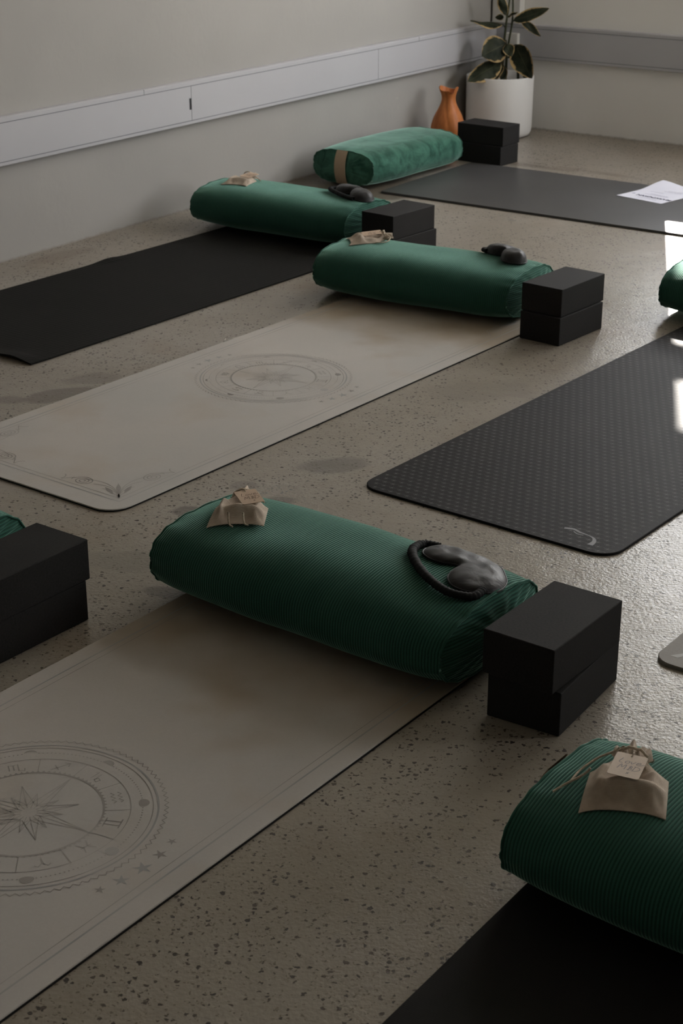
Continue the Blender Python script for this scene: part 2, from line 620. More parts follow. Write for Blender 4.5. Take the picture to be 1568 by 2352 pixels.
def smoothpath(pts, n=8, closed=False):
    """Catmull-Rom through pts"""
    P = [Vector(p) for p in pts]
    out = []
    k = len(P)
    for i in range(k if closed else k - 1):
        p0 = P[(i - 1) % k] if (closed or i > 0) else P[0]
        p1, p2 = P[i], P[(i + 1) % k]
        p3 = P[(i + 2) % k] if (closed or i < k - 2) else P[-1]
        for j in range(n):
            t = j / n
            out.append(0.5 * ((2 * p1) + (p2 - p0) * t + (2 * p0 - 5 * p1 + 4 * p2 - p3) * t * t + (3 * p1 - p0 - 3 * p2 + p3) * t ** 3))
    if not closed:
        out.append(P[-1])
    return out


def sstep(a, b, x):
    t = max(0.0, min(1.0, (x - a) / (b - a)))
    return t * t * (3 - 2 * t)


# ------------------------------------------------------------------ the room
def room_pt(a, s, z):          # a: back from the far wall along the left wall, s: away from the left wall
    p = CORNER - D * a - N * s
    return Vector((p.x, p.y, z))


ROOM_A, ROOM_S, ROOM_Z = 8.4, 7.0, 3.4


def room_box(name, a0, a1, s0, s1, z0, z1, mt, parent=None):
    b = MB()
    b.box((a0, s0, z0), (a1, s1, z1), lambda p: room_pt(*p))
    o = b.build(name, mt, parent)
    return o


def struct(o):
    o['kind'] = 'structure'
    return o


b = MB()
b.box((-0.3, -0.3, -0.1), (ROOM_A + 0.2, ROOM_S + 0.2, 0.0), lambda p: room_pt(*p))
struct(b.build('floor', M['floor']))
struct(room_box('ceiling', -0.2, ROOM_A + 0.1, -0.2, ROOM_S + 0.1, ROOM_Z, ROOM_Z + 0.1, M['ceiling']))
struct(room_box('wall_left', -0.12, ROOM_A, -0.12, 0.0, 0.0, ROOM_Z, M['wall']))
b = MB()
f = lambda p: room_pt(*p)
W2 = (0.35, 1.95, 0.93, 2.95)     # unseen side window, added to brighten the pot and back wall
b.box((-0.12, ROOM_S, 0.0), (W2[0], ROOM_S + 0.12, ROOM_Z), f)
b.box((W2[1], ROOM_S, 0.0), (ROOM_A, ROOM_S + 0.12, ROOM_Z), f)
b.box((W2[0], ROOM_S, 0.0), (W2[1], ROOM_S + 0.12, W2[2]), f)
b.box((W2[0], ROOM_S, W2[3]), (W2[1], ROOM_S + 0.12, ROOM_Z), f)
struct(b.build('wall_right', M['wall_dark']))
b = MB()
for a0, a1, z0, z1 in ((W2[0], W2[0] + 0.05, W2[2], W2[3]), (W2[1] - 0.05, W2[1], W2[2], W2[3]), (W2[0], W2[1], W2[2], W2[2] + 0.05), (W2[0], W2[1], W2[3] - 0.05, W2[3])):
    b.box((a0, ROOM_S + 0.05, z0), (a1, ROOM_S + 0.10, z1), f)
w2 = struct(b.build('window_added', M['frame']))
b = MB()
b.box((W2[0], ROOM_S + 0.07, W2[2]), (W2[1], ROOM_S + 0.076, W2[3]), f)
b.build('glass_pane', M['glass'], w2)
struct(room_box('wall_front', ROOM_A, ROOM_A + 0.12, 0.0, ROOM_S, 0.0, ROOM_Z, M['wall_front']))
b = MB()
f = lambda p: room_pt(*p)
b.box((-WALL_T, 0.0, 0.0), (0, WIN_S0, ROOM_Z), f)
b.box((-WALL_T, WIN_S1, 0.0), (0, ROOM_S, ROOM_Z), f)
b.box((-WALL_T, WIN_S0, 0.0), (0, WIN_S1, WIN_Z0), f)
b.box((-WALL_T, WIN_S0, WIN_Z1), (0, WIN_S1, ROOM_Z), f)
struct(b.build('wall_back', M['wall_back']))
# window: frame bars and a pane
b = MB()
FT = 0.05
for s0, s1 in ((WIN_S0, WIN_S0 + 0.02), (2.2, 2.26), (WIN_S1 - 0.05, WIN_S1)):
    b.box((-WALL_T, s0, WIN_Z0), (-WALL_T + FT, s1, WIN_Z1), f)
for z0, z1 in ((WIN_Z0, WIN_Z0 + 0.02), (1.865, 2.03), (2.275, 2.60), (WIN_Z1 - 0.05, WIN_Z1)):
    b.box((-WALL_T, WIN_S0, z0), (-WALL_T + FT, WIN_S1, z1), f)
wn = struct(b.build('window_1', M['frame']))
b = MB()
b.box((-WALL_T + 0.02, WIN_S0, WIN_Z0), (-WALL_T + 0.026, WIN_S1, WIN_Z1), f)
b.build('glass_pane', M['glass'], wn)
b = MB()
b.box((-0.055, WIN_S0 + 0.005, 2.45), (-0.053, WIN_S1 - 0.005, WIN_Z1), f)  # unseen blind, added so the upper panes glow softly without direct sun
b.build('added_blind', M['blind'], wn)

# cable trunking on the two visible walls
RZ0, RZ1, RD = 0.318, 0.474, 0.028


def trunking(name, fn, length, joints, lip_joints):
    b = MB()
    ns = 2
    prof = [(0.0, RZ0), (RD * 0.9, RZ0), (RD, RZ0 + 0.003), (RD, RZ1 - 0.004), (RD * 0.75, RZ1), (0.0, RZ1)]
    rows = [[fn(a, o_, z) for o_, z in prof] for a in (0.0, length)]
    base = b.grid(rows, 0)
    o = struct(b.build(name, M['rail']))
    b = MB()
    for z in (RZ0 + 0.014, RZ1 - 0.018):
        b.box((0.0, RD - 0.001, z - 0.0011), (length, RD + 0.0005, z + 0.0011), lambda p: fn(*p))
    for a in joints:
        b.box((a - 0.0008, RD - 0.001, RZ0 + 0.014), (a + 0.0008, RD + 0.0005, RZ1 - 0.018), lambda p: fn(*p))
    for a in lip_joints:
        b.box((a - 0.0008, RD - 0.001, RZ1 - 0.018), (a + 0.0008, RD + 0.0005, RZ1), lambda p: fn(*p))
    b.build('lid_seam', M['seam'], o)
    return o


tl = trunking('trim_1', lambda a, o_, z: room_pt(a, o_, z), 9.0, (1.017, 2.245), (2.502, 0.7))
b = MB()
b.box((2.246, RD - 0.002, 0.372), (2.256, RD + 0.001, 0.412), lambda p: room_pt(*p))
b.build('cable_slot', M['slot'], tl)
trunking('trim_2', lambda a, o_, z: room_pt(o_, a, z), 6.6, (1.9, 3.6), (2.4,))
# boxed conduit in the corner, above, across and below the trunking
b = MB()
b.box((0.0, 0.012, RZ1), (0.045, 0.155, 3.2), f)
b.box((0.0, 0.085, 0.0), (0.035, 0.150, RZ0), f)
struct(b.build('trim_3', M['conduit'], bevel=0.002))
b = MB()
b.box((RD, 0.088, 0.366), (RD + 0.022, 0.152, 0.432), f)
so = b.build('wall_socket', M['conduit'], bevel=0.003)
tag(so, 'small white socket box on the grey trunking behind the plant', 'socket')


# ------------------------------------------------------------------ yoga mats
def round_rect(w, l, r, seg=6):
    pts = []
    for cx, cy, a0 in ((w - r, r, -90), (w - r, l - r, 0), (r, l - r, 90), (r, r, 180)):
        for k in range(seg + 1):
            a = math.radians(a0 + 90 * k / seg)
            pts.append((cx + r * math.cos(a), cy + r * math.sin(a)))
    return pts


def slab(b, outline, z0, z1, m=0, edge=0.0012):
    n = len(outline)
    cx = sum(p[0] for p in outline) / n
    cy = sum(p[1] for p in outline) / n

    def inset(p, d):
        return (p[0] - d * (1 if p[0] > cx else -1) * 1.0, p[1] - d * (1 if p[1] > cy else -1) * 1.0)
    rings = [[(*p, z0) for p in outline], [(*p, z1 - edge) for p in outline], [(*inset(p, edge), z1) for p in outline]]
    base = b.grid(rings, m, None, False, True, True)
    b.face(base[2], m)
    b.face(base[0][::-1], m)


def yoga_mat(loc, yaw, w, l, r, label, top, group, sq=False, th=0.0056, two=False, extra=None, mats=None, cat='yoga mat'):
    """mat frame: origin near right corner; -X across to the left, +Y along; stored with x from 0 (left) to w (right)"""
    root = thing('yoga_mat', (loc[0], loc[1], 0), -math.radians(yaw), label, cat, group)
    zt = th
    if two:
        b = MB()
        slab(b, [(p[0] - w, p[1]) for p in round_rect(w, l, r)], 0.0002, 0.0034)
        b.build('base_layer', M['under'], root)
        b = MB()
        slab(b, [(p[0] - w, p[1]) for p in round_rect(w - 0.001, l - 0.001, r)], 0.0034, zt)
    else:
        b = MB()
        slab(b, [(p[0] - w, p[1]) for p in round_rect(w, l, r)], 0.0002, zt)
    if extra:
        extra(b, zt + 0.0003, w, l)
    b.build('top_layer' if two else 'mat_sheet', mats or top, root)
    return root


# --- printed art
def ribbon(b, pts, wid, z, m=1, closed=False):
    n = len(pts)
    L, R = [], []
    for i, p in enumerate(pts):
        a = pts[(i - 1) % n] if (closed or i > 0) else p
        c = pts[(i + 1) % n] if (closed or i < n - 1) else p
        dx, dy = c[0] - a[0], c[1] - a[1]
        k = math.hypot(dx, dy) or 1
        nx, ny = -dy / k, dx / k
        w = wid[i] if isinstance(wid, (list, tuple)) else wid
        L.append(b.vert((p[0] + nx * w / 2, p[1] + ny * w / 2, z)))
        R.append(b.vert((p[0] - nx * w / 2, p[1] - ny * w / 2, z)))
    for i in range(n if closed else n - 1):
        j = (i + 1) % n
        b.face((L[i], R[i], R[j], L[j]), m)


def poly(b, pts, z, m=1):
    area = sum(pts[i][0] * pts[(i + 1) % len(pts)][1] - pts[(i + 1) % len(pts)][0] * pts[i][1] for i in range(len(pts)))
    if area < 0:
        pts = pts[::-1]
    b.face([b.vert((p[0], p[1], z)) for p in pts], m)


GLYPHS = [  # simple astrological signs as strokes in a unit box
    [[(-.5, .5), (.5, .5)], [(-.5, -.5), (.5, -.5)], [(-.2, .5), (-.2, -.5)], [(.2, .5), (.2, -.5)]],
    [[(-.6, .2), (-.35, .4), (-.2, .15), (.05, .4), (.2, .15), (.45, .4), (.6, .2)], [(-.6, -.25), (-.35, -.05), (-.2, -.3), (.05, -.05), (.2, -.3), (.45, -.05), (.6, -.25)]],
    [[(-.5, .4), (-.3, .5), (-.25, -.3), (0, .45), (.1, -.3), (.35, -.4), (.45, -.1), (.2, .0), (.05, -.3)]],
    [[(-.5, -.5), (.5, .5)], [(.1, .5), (.5, .5), (.5, .1)], [(-.4, .1), (.0, -.4)]],
    [[(-.5, -.3), (-.5, .4), (-.2, .3), (-.2, -.3)], [(-.2, .3), (.1, .4), (.1, -.4), (.45, -.5), (.5, -.2)]],
    [[(-.5, -.4), (.5, -.4)], [(-.5, -.1), (-.2, -.1), (-.3, .3), (0, .5), (.3, .3), (.2, -.1), (.5, -.1)]],
    [[(-.5, -.3), (-.5, .4), (-.25, .3), (-.25, -.3)], [(-.25, .3), (0, .4), (0, -.3), (.1, -.5)], [(0, .2), (.35, .3), (.3, -.1), (-.1, -.4)]],
    [[(-.3, -.3), (-.5, -.1), (-.3, .1), (-.1, -.1), (-.3, .35), (.1, .5), (.3, .2), (.1, -.3), (.4, -.4)]],
    [[(-.5, .2), (-.2, .35), (.5, .3)], [(.5, -.2), (.2, -.35), (-.5, -.3)], [(-.35, .1), (-.2, .2), (-.35, .3)], [(.35, -.1), (.2, -.2), (.35, -.3)]],
    [[(-.5, .5), (0, .15), (.5, .5)], [(0, .15), (.35, -.15), (0, -.5), (-.35, -.15), (0, .15)]],
    [[(-.5, .3), (-.3, .5), (-.05, .2), (0, -.5), (.05, .2), (.3, .5), (.5, .3)]],
    [[(-.4, .5), (-.15, 0), (-.4, -.5)], [(.4, .5), (.15, 0), (.4, -.5)], [(-.4, 0), (.4, 0)]],
]


def star_poly(cx, cy, r, ri, n, rot):
    return [(cx + (r if k % 2 == 0 else ri) * math.cos(rot + PI * k / n), cy + (r if k % 2 == 0 else ri) * math.sin(rot + PI * k / n)) for k in range(2 * n)]


def cream_art(b, z, w, l):
    cx, cy = -w / 2, l / 2

    def circ(r, wid, m=1, n=120, zig=0.0, k=0):
        pts = []
        for i in range(n):
            a = 2 * PI * i / n
            rr = r + (zig if i % 2 else -zig)
            pts.append((cx + rr * math.cos(a), cy + rr * math.sin(a)))
        ribbon(b, pts, wid, z, m, True)
    circ(0.204, 0.0018, 1, 190, 0.0032)
    circ(0.192, 0.0030, 2)
    circ(0.184, 0.0014)
    circ(0.151, 0.0012)
    circ(0.111, 0.0030)
    for i in range(84):      # saw teeth on the inner ring
        a = 2 * PI * i / 84
        poly(b, [(cx + 0.1115 * math.cos(a - 0.03), cy + 0.1115 * math.sin(a - 0.03)), (cx + 0.1165 * math.cos(a), cy + 0.1165 * math.sin(a)),
                 (cx + 0.1115 * math.cos(a + 0.03), cy + 0.1115 * math.sin(a + 0.03))], z + 0.0001)
    for i in range(160):     # dotted ring
        a = 2 * PI * i / 160
        if (i % 20) in (0, 1, 19):
            continue
        poly(b, star_poly(cx + 0.1685 * math.cos(a), cy + 0.1685 * math.sin(a), 0.0015, 0.0013, 4, 0), z)
    for i in range(12):
        a = 2 * PI * (i + 0.3) / 12
        ribbon(b, [(cx + r * math.cos(a), cy + r * math.sin(a)) for r in (0.113, 0.151)], 0.0012, z)
        a += PI / 12
        for st in GLYPHS[i]:
            pts = []
            for gx, gy in st:
                gx, gy = gx * 0.024, gy * 0.024
                ca, sa = math.cos(a - PI / 2), math.sin(a - PI / 2)
                pts.append((cx + 0.131 * math.cos(a) + gx * ca - gy * sa, cy + 0.131 * math.sin(a) + gx * sa + gy * ca))
            ribbon(b, pts, 0.0022, z)
    for i in range(8):       # phases of the moon
        a = 2 * PI * i / 8
        px, py = cx + 0.1685 * math.cos(a), cy + 0.1685 * math.sin(a)
        R = 0.0105
        k = (1.0, 0.55, -0.05, -0.5, -0.75, -0.5, -0.05, 0.55)[i]
        pts = [(px + R * math.cos(t), py + R * math.sin(t)) for t in [a - PI / 2 + PI * q / 12 for q in range(13)]]
        ca, sa = math.cos(a), math.sin(a)
        for q in range(1, 12):
            t = PI / 2 + PI * q / 12
            lx, ly = R * math.cos(t) * (k), R * math.sin(t)
            pts.append((px + lx * ca - ly * sa, py + lx * sa + ly * ca))
        poly(b, pts, z, 2 if i == 0 else 1)
    for i in range(16):      # compass star
        a = 2 * PI * i / 16 + 0.15
        R = (0.105, 0.052, 0.075, 0.052)[i % 4]
        wd = 0.012 if i % 2 == 0 else 0.008
        tip = (cx + R * math.cos(a), cy + R * math.sin(a))
        for sg in (-1, 1):
            ribbon(b, [(cx + 0.018 * math.cos(a) - sg * wd * math.sin(a), cy + 0.018 * math.sin(a) + sg * wd * math.cos(a)), tip], [0.0016, 0.0009], z)
        ribbon(b, [(cx + 0.012 * math.cos(a), cy + 0.012 * math.sin(a)), tip], [0.0014, 0.0006], z)
    for base in (-0.02, -0.02 + PI):    # small stars outside the ring on two sides
        for k, (q, rr) in enumerate(((-0.32, 0.009), (-0.17, 0.013), (0.0, 0.016), (0.17, 0.012), (0.32, 0.009))):
            a = base + q
            poly(b, star_poly(cx + 0.232 * math.cos(a), cy + 0.232 * math.sin(a), rr, rr * 0.34, 5, a), z, 2 if k in (1, 2) else 1)
    # double border and corner flourishes
    for ins, wd, m in ((0.036, 0.0030, 2), (0.050, 0.0012, 1)):
        x0, x1, y0, y1 = -w + ins, -ins, ins + 0.02, l - ins - 0.02
        for p, q in (((x0, y0), (x1, y0)), ((x1, y0), (x1, y1)), ((x1, y1), (x0, y1)), ((x0, y1), (x0, y0))):
            n = 30
            ribbon(b, [(p[0] + (q[0] - p[0]) * i / n, p[1] + (q[1] - p[1]) * i / n) for i in range(n + 1)], wd, z, m)
    for sx, sy in ((1, 1), (-1, 1), (1, -1), (-1, -1)):
        ox = -0.050 if sx > 0 else -w + 0.050
        oy = 0.07 if sy > 0 else l - 0.07

        def P(u, v):           # u: inward across, v: inward along
            return (ox - sx * u, oy + sy * v)
        for ang, ln in ((22, 0.075), (45, 0.085), (68, 0.075)):
            a = math.radians(ang)
            pts, wid = [], []
            for i in range(9):
                t = i / 8
                r = 0.03 + (ln - 0.03) * t
                pts.append(P(r * math.cos(a), r * math.sin(a)))
                wid.append(0.0012 + 0.010 * math.sin(PI * min(1, t * 1.02)) ** 1.5)
            ribbon(b, pts, wid, z)
        for k in range(4):
            r = 0.022 + 0.022 * k
            for flip in (0, 1):
                pts = []
                for i in range(13):
                    t = i / 12
                    u, v = r * (0.05 + 1.5 * t), r * (0.10 + 0.42 * math.sin(PI * 0.75 * t))
                    pts.append(P(u, v) if not flip else P(v, u))
                ribbon(b, pts, 0.0015, z)
        for flip in (0, 1):
            pts = []
            for i in range(40):
                t = i / 39
                a = 5.2 * PI * t
                rr = 0.024 * (1 - t) + 0.003
                u, v = 0.135 + rr * math.cos(a), 0.026 + rr * 0.8 * math.sin(a)
                pts.append(P(u, v) if not flip else P(v, u))
            ribbon(b, pts, 0.0022, z)
            pts = [(lambda u, v: P(u, v) if not flip else P(v, u))(0.16 + 0.035 * i / 14 + 0.004 * math.cos(0.8 * i), 0.018 + 0.012 * math.sin(i * 0.55)) for i in range(15)]
            ribbon(b, pts, 0.0020, z)


def star_grid_art(b, z, w, l):
    px, py = 0.0215, 0.0186
    ny, nx = int((l - 0.02) / py), int((w - 0.02) / px)
    for j in range(ny):
        for i in range(nx):
            x = -w + 0.016 + i * px + (px / 2 if j % 2 else 0)
            y = 0.014 + j * py
            if x > -0.01 or (min(-x, x + w) < 0.03 and min(y, l - y) < 0.03):
                continue
            for k in range(3):
                a = PI * k / 3 + PI / 6
                c, s = math.cos(a), math.sin(a)
                r0 = 0.0066
                b.face([b.vert((x + r0 * c * e - s * h, y + r0 * s * e + c * h, z)) for e, h in ((-1, -.0003), (0, -.0008), (1, -.0003), (1, .0003), (0, .0008), (-1, .0003))], 1)
            pts = [(x + px / 2 + 0.0062 * math.cos(t), y + 0.0062 * math.sin(t) - 0.003) for t in [PI * (0.1 + 0.8 * q / 6) for q in range(7)]]
            ribbon(b, pts, 0.0007, z)
    # curved feather mark near the bottom right corner
    ox, oy = -0.105, 0.062
    zz = z + 0.0002
    a = [(-0.034, 0.014), (-0.020, 0.016), (-0.006, 0.010), (0.006, 0.004), (0.010, 0.001)]
    ca, sa = math.cos(-0.15), math.sin(-0.15)
    tr = lambda p: (ox + p[0] * ca - p[1] * sa, oy + p[0] * sa + p[1] * ca)
    ribbon(b, [tr(p) for p in smoothpath([(x, y, 0) for x, y in [(-0.045, 0.004), (-0.028, 0.013), (-0.008, 0.010), (0.012, 0.010)]], 6)], [0.009 - 0.0003 * i for i in range(19)], zz, 2)
    ribbon(b, [tr(p) for p in smoothpath([(x, y, 0) for x, y in [(-0.020, 0.004), (-0.006, -0.001), (0.006, 0.003)]], 6)], 0.003, zz, 2)
    ribbon(b, [tr(p) for p in smoothpath([(x, y, 0) for x, y in [(0.012, 0.010), (0.030, 0.006), (0.042, -0.008), (0.046, -0.026)]], 6)], [0.002 + 0.0006 * i for i in range(19)], zz, 2)


CREAM = [M['cream'], M['ink'], M['ink_soft']]
GM = 'yoga mats laid out on the studio floor'
A_MAT = yoga_mat((-0.413 - 0.6 * 0.105 - 0.008, 3.309 - 0.797 * 0.105 + 0.004, 0), 37.2, 0.622, 1.83, 0.055,
                 'cream printed yoga mat lying whole between the black mat and the patterned charcoal mat', M['cream'], GM, two=True, extra=cream_art, mats=CREAM)
B_MAT = yoga_mat((-0.421 - 0.588 * 0.57, 1.635 - 0.809 * 0.57, 0), 36.1, 0.612, 1.83, 0.055,
                 'cream printed yoga mat nearest the camera, running off the bottom left of the photo', M['cream'], GM, two=True, extra=cream_art, mats=CREAM)
C_MAT = yoga_mat((0.535, 3.005, 0), 37.8, 0.632, 1.80, 0.05,
                 'charcoal yoga mat printed with rows of small pale stars', M['mat_pat'], GM, extra=star_grid_art, mats=[M['mat_pat'], M['mat_print'], M['mat_logo']])
F_MAT = yoga_mat((0.053 + 0.61 * 0.812 - 1.30 * 0.584, 1.634 - 0.61 * 0.584 - 1.30 * 0.812, 0), 35.7, 0.61, 1.83, 0.01,
                 'plain black yoga mat in the bottom right corner, under the nearest bolster', M['mat_plain'], GM)


def stone_art(b, z, w, l):
    for k in range(4):
        poly(b, [(-w + 0.022 + 0.02 * k, 0.030 + 0.004 * k), (-w + 0.036 + 0.02 * k, 0.030 + 0.004 * k), (-w + 0.052 + 0.02 * k, 0.060 - 0.002 * k), (-w + 0.044 + 0.02 * k, 0.060)], z)


H_MAT = yoga_mat((0.545 + 0.61 * 0.80, 2.560 - 0.61 * 0.60 + 0.02, 0), 36.5, 0.61, 1.83, 0.035,
                 'light grey yoga mat of which only one rounded corner shows at the right edge', M['mat_stone'], GM, th=0.007, extra=stone_art, mats=[M['mat_stone'], M['mat_stone_logo']])


def soft_mat(loc, yaw, w, l, label, mt, zf, th=0.0045, nx=30, ny=60):
    root = thing('yoga_mat', (loc[0], loc[1], 0), -math.radians(yaw), label, 'yoga mat', GM)
    b = MB()
    X = [-w + w * i / nx for i in range(nx + 1)]
    Yv = [l * j / ny for j in range(ny + 1)]
    top = [[(x, y, zf(x, y) + th) for y in Yv] for x in X]
    bot = [[(x, y, zf(x, y) + 0.0003) for y in Yv] for x in X]
    b.grid(top)
    b.grid(bot, flip=True)
    for rows in ([top[0], bot[0]], [bot[-1], top[-1]], [[c[-1] for c in top], [c[-1] for c in bot]], [[c[0] for c in bot], [c[0] for c in top]]):
        b.grid(rows)
    b.build('mat_sheet', mt, root, smooth=False)
    return root


def z_black(x, y):
    e = math.exp(-(y / 0.045) ** 2)
    return max(0.0, 0.016 * e * (0.5 + 0.5 * math.sin(14 * x + 1.6)) * sstep(0.02, -0.10, x) + 0.006 * sstep(-0.59, -0.63, x) * math.exp(-((y - 0.93) / 0.05) ** 2))


D_MAT = soft_mat((-0.835, 4.262), 37.1, 0.630, 1.73, 'black textured yoga mat beside the left wall with a rippled near edge', M['mat_black'], z_black)
# the grey mat lies across, parallel to the window wall
e_yaw = 124.6
ey = math.radians(e_yaw)
ed = Vector((math.sin(ey), math.cos(ey)))
root = thing('yoga_mat', (0.150, 6.447, 0), -ey, 'smooth dark grey yoga mat lying crosswise at the far end, holding the paper sheet', 'yoga mat', GM)
b = MB()
slab(b, [(p[0] - 0.70, p[1]) for p in round_rect(0.70, 1.83, 0.012)], 0.0003, 0.009)
b.build('mat_sheet', M['mat_grey'], root)


# ------------------------------------------------------------------ bolsters
class Bolster:
    def __init__(self, center, ang, label, L=0.655, W=0.33, H=0.152, n=2.5, base=0.0056, mt=None, handle=0, seed=0, seam=False, cap=0.02, group='green bolsters on the mats'):
        self.c = Vector((center[0], center[1], base))
        self.ang = math.radians(ang)
        self.L, self.W, self.H, self.n, self.seed = L, W, H, n, seed
        mt = mt or M['cord']
        self.root = thing('bolster', self.c, self.ang, label, 'bolster', group)
        self.cover(mt, cap)
        if seam:
            b = MB()
            for sg in (-1, 1):
                b.tube([self.surf(-L / 2 + L * i / 40, -PI / 2 + sg * 1.05 + (0 if sg > 0 else 0)) for i in range(41)], 0.0022, 6)
            b.build('side_seam', mt, self.root, True)
        if handle:
            self.handle(handle, cap)

    def prof(self, t):
        s = min(1.0, abs(2 * t / self.L))
        return self.W / 2 * (1 - 0.07 * s ** 6), self.H / 2 * (1 - 0.035 * s ** 2 - 0.11 * s ** 9)

    def sec(self, t, th):
        w, h = self.prof(t)
        c, s = math.cos(th), math.sin(th)
        y = w * math.copysign(abs(c) ** (2 / self.n), c)
        z = h * math.copysign(abs(s) ** (2 / self.n), s)
        return y, z

    def surf(self, t, th, r=1.0):
        y, z = self.sec(t, th)
        q = noise.noise(Vector((t * 7 + self.seed * 9.1, y * 8, z * 8))) * 0.0045
        s = abs(2 * t / self.L)
        g = 0.0014 * s ** 14 * math.sin(17 * th + self.seed) + 0.0022 * s ** 6 * noise.noise(Vector((t * 20, th * 6, self.seed)))
        k = 1 + (q + g) / max(0.03, math.hypot(y, z))
        if abs(z) > 1e-6 and s > 0.9:          # puckered corners
            pass
        zz = self.H / 2 * 0.985 + z * k * r
        if zz < 0.0006:
            zz = 0.0006
        return Vector((t, y * k * r, zz))

    def ztop(self, t, y):
        w, h = self.prof(max(-self.L / 2, min(self.L / 2, t)))
        e = min(0.985, abs(y) / w)
        return self.H / 2 * 0.985 + h * (1 - e ** self.n) ** (1 / self.n)

    def cover(self, mt, cap):
        b = MB()
        nt, nth = 90, 96
        ts = [self.L / 2 * math.copysign(abs(x) ** 0.8, x) for x in [-1 + 2 * i / nt for i in range(nt + 1)]]
        pts, uvs = [], []
        for t in ts:
            row = [self.surf(t, 2 * PI * k / nth) for k in range(nth)]
            pts.append(row)
            uvs.append([(t, 0.8 * k / nth) for k in range(nth)])
        b.grid(pts, 0, uvs, False, True, True)
        b.build('cover', mt, self.root, True)
        for sg in (-1, 1):
            b = MB()
            rings, uvr = [], []
            te = sg * self.L / 2
            for q in range(13):
                r = 1 - q / 12.5
                row, ur = [], []
                for k in range(nth):
                    th = 2 * PI * k / nth
                    p = self.surf(te, th)
                    zc = self.H / 2 * 0.985
                    puck = 0.0020 * math.sin(17 * th + self.seed * 2 + sg) * (r ** 3) * (1 - r) * 6
                    x = te + sg * (cap * (1 - r ** 2.2) + puck)
                    pp = Vector((x, p.y * r, zc + (p.z - zc) * r))
                    row.append(pp)
                    ur.append((pp.z, pp.y))
                rings.append(row)
                uvr.append(ur)
            base = b.grid(rings, 0, uvr, False, True, sg > 0)
            b.face(base[-1] if sg < 0 else base[-1][::-1])
            b.build('end_panel', mt, self.root, True)
            b = MB()
            b.tube([self.surf(te, 2 * PI * k / nth) + Vector((sg * 0.0008, 0, 0)) for k in range(nth)], 0.0024, 6, 0, True, 0.25, 1.7)
            b.build('piping', mt, self.root, True)

    def handle(self, sg, cap):
        b = MB()
        te = sg * self.L / 2
        rows, uvs = [], []
        hw = 0.026
        w, h = self.prof(te)
        for i in range(25):
            a = PI * (0.5 - i / 24)
            z = self.H / 2 * 0.985 + (h + 0.001) * math.sin(a)
            x = te + sg * (cap * (1 - abs(math.sin(a)) ** 2.2) + 0.0035)
            z = max(z, 0.004)
            row, ur = [], []
            for e, dx in ((-1, 0), (-1, .003), (1, .003), (1, 0)):
                row.append(Vector((x + sg * dx, e * hw, z)))
                ur.append((0.2 * i / 24, e * hw))
            rows.append(row)
            uvs.append(ur)
        b.grid(rows, 0, uvs, False, True, sg < 0)
        b.build('handle', M['webbing'], self.root, False)

    def world(self, t, y, z):
        c, s = math.cos(self.ang), math.sin(self.ang)
        return Vector((self.c.x + t * c - y * s, self.c.y + t * s + y * c, self.c.z + z))


B1 = Bolster((-0.004, 2.742), -37.5, 'green corduroy bolster in the middle front, on the cream mat nearest the camera', seed=1)
B2 = Bolster((0.273, 4.893), -32.0, 'green corduroy bolster lying across the far end of the whole cream mat', seed=2)
B3 = Bolster((-0.178, 5.790), -33.9, 'green bolster lying on the black textured mat, close to the left wall', seed=3)
B4 = Bolster((0.196, 6.828), 52.5, 'green velvet bolster with a tan webbing handle, along the foot of the left wall', seed=4, n=2.9, H=0.152, W=0.325, L=0.62, base=0.0, mt=M['velvet'], handle=-1, seam=True)
B5 = Bolster((0.569, 1.806), -37, 'green corduroy bolster at the bottom right, nearest the camera, on the plain black mat', seed=5, handle=-1)
B6 = Bolster((-0.975, 3.035), -36, 'green corduroy bolster mostly hidden behind the black blocks at the left edge', seed=6, base=0.0)
B7 = Bolster((1.283, 4.640), -35, 'sunlit green corduroy bolster cut off by the right edge, on the patterned mat', seed=7)

# ------------------------------------------------------------------ foam blocks
BL, BW, BH = 0.228, 0.1315, 0.0792
GB = 'black foam yoga blocks stacked in pairs'


def yoga_block(x, y, yaw, level, label, rot=False):
    """x, y: the corner nearest the camera"""
    a = math.radians(yaw)
    b = MB()
    if rot:
        b.box((-BL, 0, 0), (0, BW, BH))
    else:
        b.box((-BW, 0, 0), (0, BL, BH))
    o = b.build('yoga_block', M['block'], None, False, (x, y, level * (BH + 0.0004) + 0.0004), -a, bevel=0.0022)
    return tag(o, label, 'yoga block', GB)


yoga_block(0.3346, 2.3148, 36.6, 1, 'upper black block of the nearest full pair, right of the middle front bolster')
yoga_block(0.3500, 2.3197, 32.6, 0, 'lower black block of the nearest full pair, right of the middle front bolster')
yoga_block(0.6080, 4.4455, 39.1, 1, 'upper black block right of the bolster on the whole cream mat')
yoga_block(0.6050, 4.4343, 39.4, 0, 'lower black block right of the bolster on the whole cream mat')
yoga_block(0.1678, 5.3409, 39.5, 1, 'upper black block beside the bolster on the black textured mat')
yoga_block(0.1730, 5.342, 40.3, 0, 'lower black block beside the bolster on the black textured mat')
yoga_block(0.6731, 6.9778, 37.5, 1, 'upper black block in front of the white plant pot', True)
yoga_block(0.6648, 6.9695, 39.5, 0, 'lower black block in front of the white plant pot', True)
yoga_block(-0.5945, 2.5660, 36.2, 1, 'upper black block of the pair at the left edge of the photo')
yoga_block(-0.6030, 2.5600, 36.8, 0, 'lower black block of the pair at the left edge of the photo')


